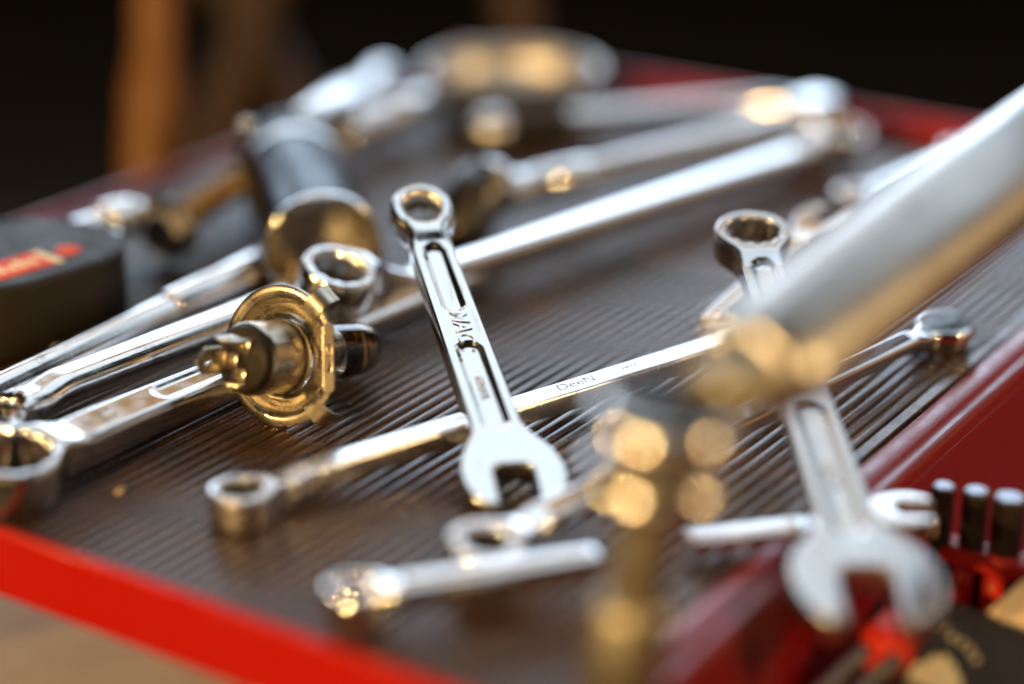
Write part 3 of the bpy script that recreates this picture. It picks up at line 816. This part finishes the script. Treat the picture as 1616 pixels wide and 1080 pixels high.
for zc_ in (6.2, -6.2):
    hp += [(10.0 + 5.8*cos(radians(q)), zc_ + 5.8*sin(radians(q))) for q in range(80, -81, -4)]  # two rounded lobes shaped to catch the lamps as gold glints
hp += [(9.5, -11.8), (0, -11.8)]
hd = obj('ratchet_head', xf(lathe(hp[::-1], 200), ST), 'mirror', tube, sharp=60)
obj('glare_cap', xf(lathe([(0, 9.5), (11.4, 9.5), (12.2, 10.2), (12.2, 12.0), (11.2, 12.8), (0, 13.0)][::-1], 48), ST), 'black_plastic', tube, sharp=40)  # black cap added to hide the daylight's white reflection on top
zb = Hc.z / cos(radians(7))
obj('extension', xf(lathe([(0, -zb+26), (6.2, -zb+26), (6.6, -zb+28), (6.6, -10.5), (0, -10.5)], 40), ST), 'pillar', tube)
obj('socket', xf(lathe([(0, -zb+1.6), (8.4, -zb+1.6), (9.0, -zb+2.6), (9.0, -zb+27), (8.2, -zb+30), (6.8, -zb+31), (0, -zb+31)], 48), ST), 'pillar', tube, sharp=50)

# ---------------------------------------------------------------- hex keys in their red holder on the side shelf
kx = Vector((159.0, -25.0, -0.6))
holder = thing('key_holder', tuple(Vector((157.3, -29.0, -18.2))), 'red plastic comb shaped holder with upright hex keys beside the red side panel', 'key holder')
obj('top_bar', box(-1, 9, -62, 9, -5, 1.2, 1.4), 'red_plastic', holder)
for i in range(8):
    y = 8.2 - i*9.0
    obj('comb_tooth', box(-2.2, 8.0, y-6.4, y, -16, -4.6, 1.0), 'red_plastic', holder)
    if i < 6: lettering('size_mark', '%d' % (i+2), 3.4, 'gold_print', holder, plane_mtx((-2.3, y-3.2, -7.0), (0, -1, 0), (0, 0, 1)), 0.08)
obj('spine', box(5, 9.5, -60, 8, -50, -4.4, 1.0), 'black_plastic', holder)
for i, (px, r, dz) in enumerate((((1490, 766), 3.4, 0), ((1541, 772), 3.7, 0), ((1592, 784), 4.5, 0), ((1655, 800), 5.0, 0))):
    pass
key_pos = [((159.0, -25.0, -0.6), 3.3), ((160.9, -33.6, -0.5), 3.7), ((162.7, -42.4, -0.9), 4.6), ((165.4, -53.3, -2.1), 5.2)]
key_lab = ['thinnest black hex key, leftmost in the red holder', 'black hex key second from the left in the red holder',
           'thick black hex key third from the left in the red holder', 'thickest black hex key at the right end of the red holder']
for (p, r), lb in zip(key_pos, key_lab):
    e = thing('hex_key', p, lb, 'hex key', 'hex keys standing in the red holder')
    obj('key_shaft', hexrod(r, -52, -0.6, 0.2), 'black_oxide', e, sharp=25)
    obj('key_tip', hexrod(r*0.97, -0.8, 0.5, 0.5), 'key_tip', e, sharp=25)

# ---------------------------------------------------------------- black case with gold print
c0 = Vector((133.4, -34.3, -18.9)); c1 = Vector((137.8, -68.6, -24.5)); c2 = Vector((91.3, -44.5, -35.0))
r = (c1-c0).normalized(); dn = (c2-c0); dn = (dn - r*dn.dot(r)); Hh = dn.length; upv = -dn.normalized()
cm = plane_mtx(tuple(c0), tuple(r), tuple(upv)); cmm = cm.copy(); cmm.translation = c0*MM
case = thing('black_case', cmm, 'black case printed with a gold emblem and letters below the hex keys', 'case')
W = (c1-c0).length
obj('case_body', box(0, W+30, -Hh-30, 0, -12, 0, 1.5), 'black_plastic', case)
obj('lid_edge', box(2, W+28, -4.5, -2.5, -0.2, 0.8, 0.3), 'black_plastic', case)
for i, (u, v) in enumerate(((6.6, -10.6), (9.0, -12.6), (11.7, -13.1), (14.4, -14.4), (16.6, -16.6))):
    lettering('gold_letter', 'I0000'[i], 3.4, 'gold_print', case, plane_mtx((u, v, 0.05), (1, -0.25, 0), (0.25, 1, 0)), 0.06, 0.06)
emb = []
for i, (u, hgt) in enumerate(((4.5, 7), (7.2, 11), (9.6, 12.5), (12.0, 10.5), (14.2, 7.5))):
    V = []
    q = [(u-1.5, -31), (u+1.5, -31), (u+1.6, -31+hgt*0.7), (u+0.9, -31+hgt*0.92), (u, -31+hgt), (u-0.9, -31+hgt*0.92), (u-1.6, -31+hgt*0.7)]
    n = len(q); V = [(a, b_, 0.0) for a, b_ in q] + [(a, b_, 0.35) for a, b_ in q]
    F = [tuple(range(n, 2*n)), tuple(range(n-1, -1, -1))] + [(k, (k+1) % n, n+(k+1) % n, n+k) for k in range(n)]
    emb.append((V, F))
obj('gold_emblem', join(*emb), 'gold_print', case, smooth=False)

# tan card
p0 = Vector((136.7, -47.5, -22.2)); p1 = Vector((157.7, -57.0, -12.6)); p2 = Vector((132.5, -65.9, -29.4))
u = (p1-p0).normalized(); v = (p2-p0).normalized(); nrm = v.cross(u).normalized()
tm = plane_mtx(tuple(p0), tuple(v), tuple(u)); tmm = tm.copy(); tmm.translation = p0*MM
card = thing('tan_block', tmm, 'pale tan wooden block corner leaning against the black case at the right edge', 'wood block')
obj('block', box(0, 24, 0, 26, -5, 0, 1.0), 'tan', card)

# second red grip with rods, lower right
g0 = Vector((110.1, -30.2, -21.5))
gr = thing('driver_grip', tuple(g0), 'red plastic grip with two dark rods under the hanging open jaw', 'bit holder')
obj('grip_body', box(-4, 12, -8, 6, -12, 2, 3.0), 'red_plastic', gr)
for q in ((0, 2), (0, -6)):
    a = Vector((-3, q[1]+1, -4)); 
    obj('rod', sweep([tuple(a), tuple(a + Vector((-14, 7, -9))), tuple(a + Vector((-26, 13, -17)))], 2.3, 14), 'key_tip', gr)

# ---------------------------------------------------------------- small debris on the mat
pg, _ = frame((91.9, 246.8, 2.2), (97.4, 242.4, 2.2))
peg = obj('wood_peg', box(0, 7.6, -1.5, 1.5, -1.3, 1.5, 0.5), 'tan'); peg.matrix_world = pg
tag(peg, 'tiny tan wooden peg lying between the tape measure and the round bar', 'peg')
cr = obj('crumb', join(ball((0, 0, 0), 1.1, 10, 0.7), ball((1.4, 0.5, 0.1), 0.8, 8, 0.7), ball((3.0, 1.1, -0.1), 0.5, 8, 0.8)), 'tan'); cr.location = Vector((30.0, 158.8, 0.8))*MM
tag(cr, 'pale crumb lying on the mat below the wrench marked 19', 'crumb')
rng = random.Random(4)
V, F = [], []
def speck(x, y, z, s):
    n = len(V)
    q = [(s, 0, 0), (0, s, 0), (-s, 0, 0), (0, -s, 0), (0, 0, s*0.8), (0, 0, -s*0.6)]
    a = rng.uniform(0, 6.28)
    for p_ in q:
        p_ = tuple(v_*rng.uniform(0.6, 1.3) for v_ in p_)
        V.append((x + p_[0]*cos(a)-p_[1]*sin(a), y + p_[0]*sin(a)+p_[1]*cos(a), z+p_[2]))
    for f_ in ((0,1,4), (1,2,4), (2,3,4), (3,0,4), (1,0,5), (2,1,5), (3,2,5), (0,3,5)): F.append(tuple(i+n for i in f_))
for i in range(900):
    x = rng.uniform(5, 420); y = rng.uniform(1, 200)
    rel = ((y-7.4) / 4.4) % 1.0
    zz = 0.15 if rel < 0.25 or rel > 0.75 else -0.95
    if y < 5: zz = 0.1
    speck(x, y, zz, rng.choice((0.12, 0.15, 0.2, 0.2, 0.3)) * rng.uniform(0.7, 1.2))
for i in range(420):
    x = rng.uniform(120, 330); y = abs(rng.gauss(0, 9)) - 7.5
    speck(x, y, 0.3 if y < 5 else rng.choice((0.15, -0.9)), rng.uniform(0.1, 0.25))
du = obj('dust_specks', (V, F), 'dust', smooth=False)
tag(du, 'pale dust specks scattered over the ribbed mat', None, kind='stuff')

V, F = [], []
for i in range(420):
    x = rng.uniform(10, 330); y = rng.uniform(8, 150)
    rel = ((y-7.4) / 4.4) % 1.0
    speck(x, y, 0.05 if rel < 0.25 or rel > 0.75 else -0.95, rng.choice((0.15, 0.2, 0.25, 0.35)) * rng.uniform(0.7, 1.2))
ch = obj('groove_glints', (V, F), 'brass', smooth=False)  # brass specks added to stand in for amber glints between the ribs
tag(ch, 'tiny brass specks added as amber glints in the grooves of the mat', None, kind='stuff')

# ---------------------------------------------------------------- wooden poles in the dark behind the cart
def pole(p_top, p_low, r, m, label, prof=None):
    mtx, L = frame(p_low, p_top, (0, 1, 0))
    t = thing('wooden_pole', mtx, label, 'pole', 'wooden poles standing behind the cart')
    ext = 860
    obj('shaft', lathe([(0, -ext), (r, -ext)] + (prof(L) if prof else [(r, L*2.5)]) + [(0, L*2.5)], 28, 'x'), m, t)
    return t
pole((340.4, 430.1, 32.1), (318.3, 417.6, -32.2), 13.5, 'wood', 'orange brown wooden pole with a swollen grip behind the left lip', lambda L: [(14.0, L*0.62), (13.2, L*0.72), (11, L*0.85), (10.8, L*1.0), (10.8, L*2.5)])
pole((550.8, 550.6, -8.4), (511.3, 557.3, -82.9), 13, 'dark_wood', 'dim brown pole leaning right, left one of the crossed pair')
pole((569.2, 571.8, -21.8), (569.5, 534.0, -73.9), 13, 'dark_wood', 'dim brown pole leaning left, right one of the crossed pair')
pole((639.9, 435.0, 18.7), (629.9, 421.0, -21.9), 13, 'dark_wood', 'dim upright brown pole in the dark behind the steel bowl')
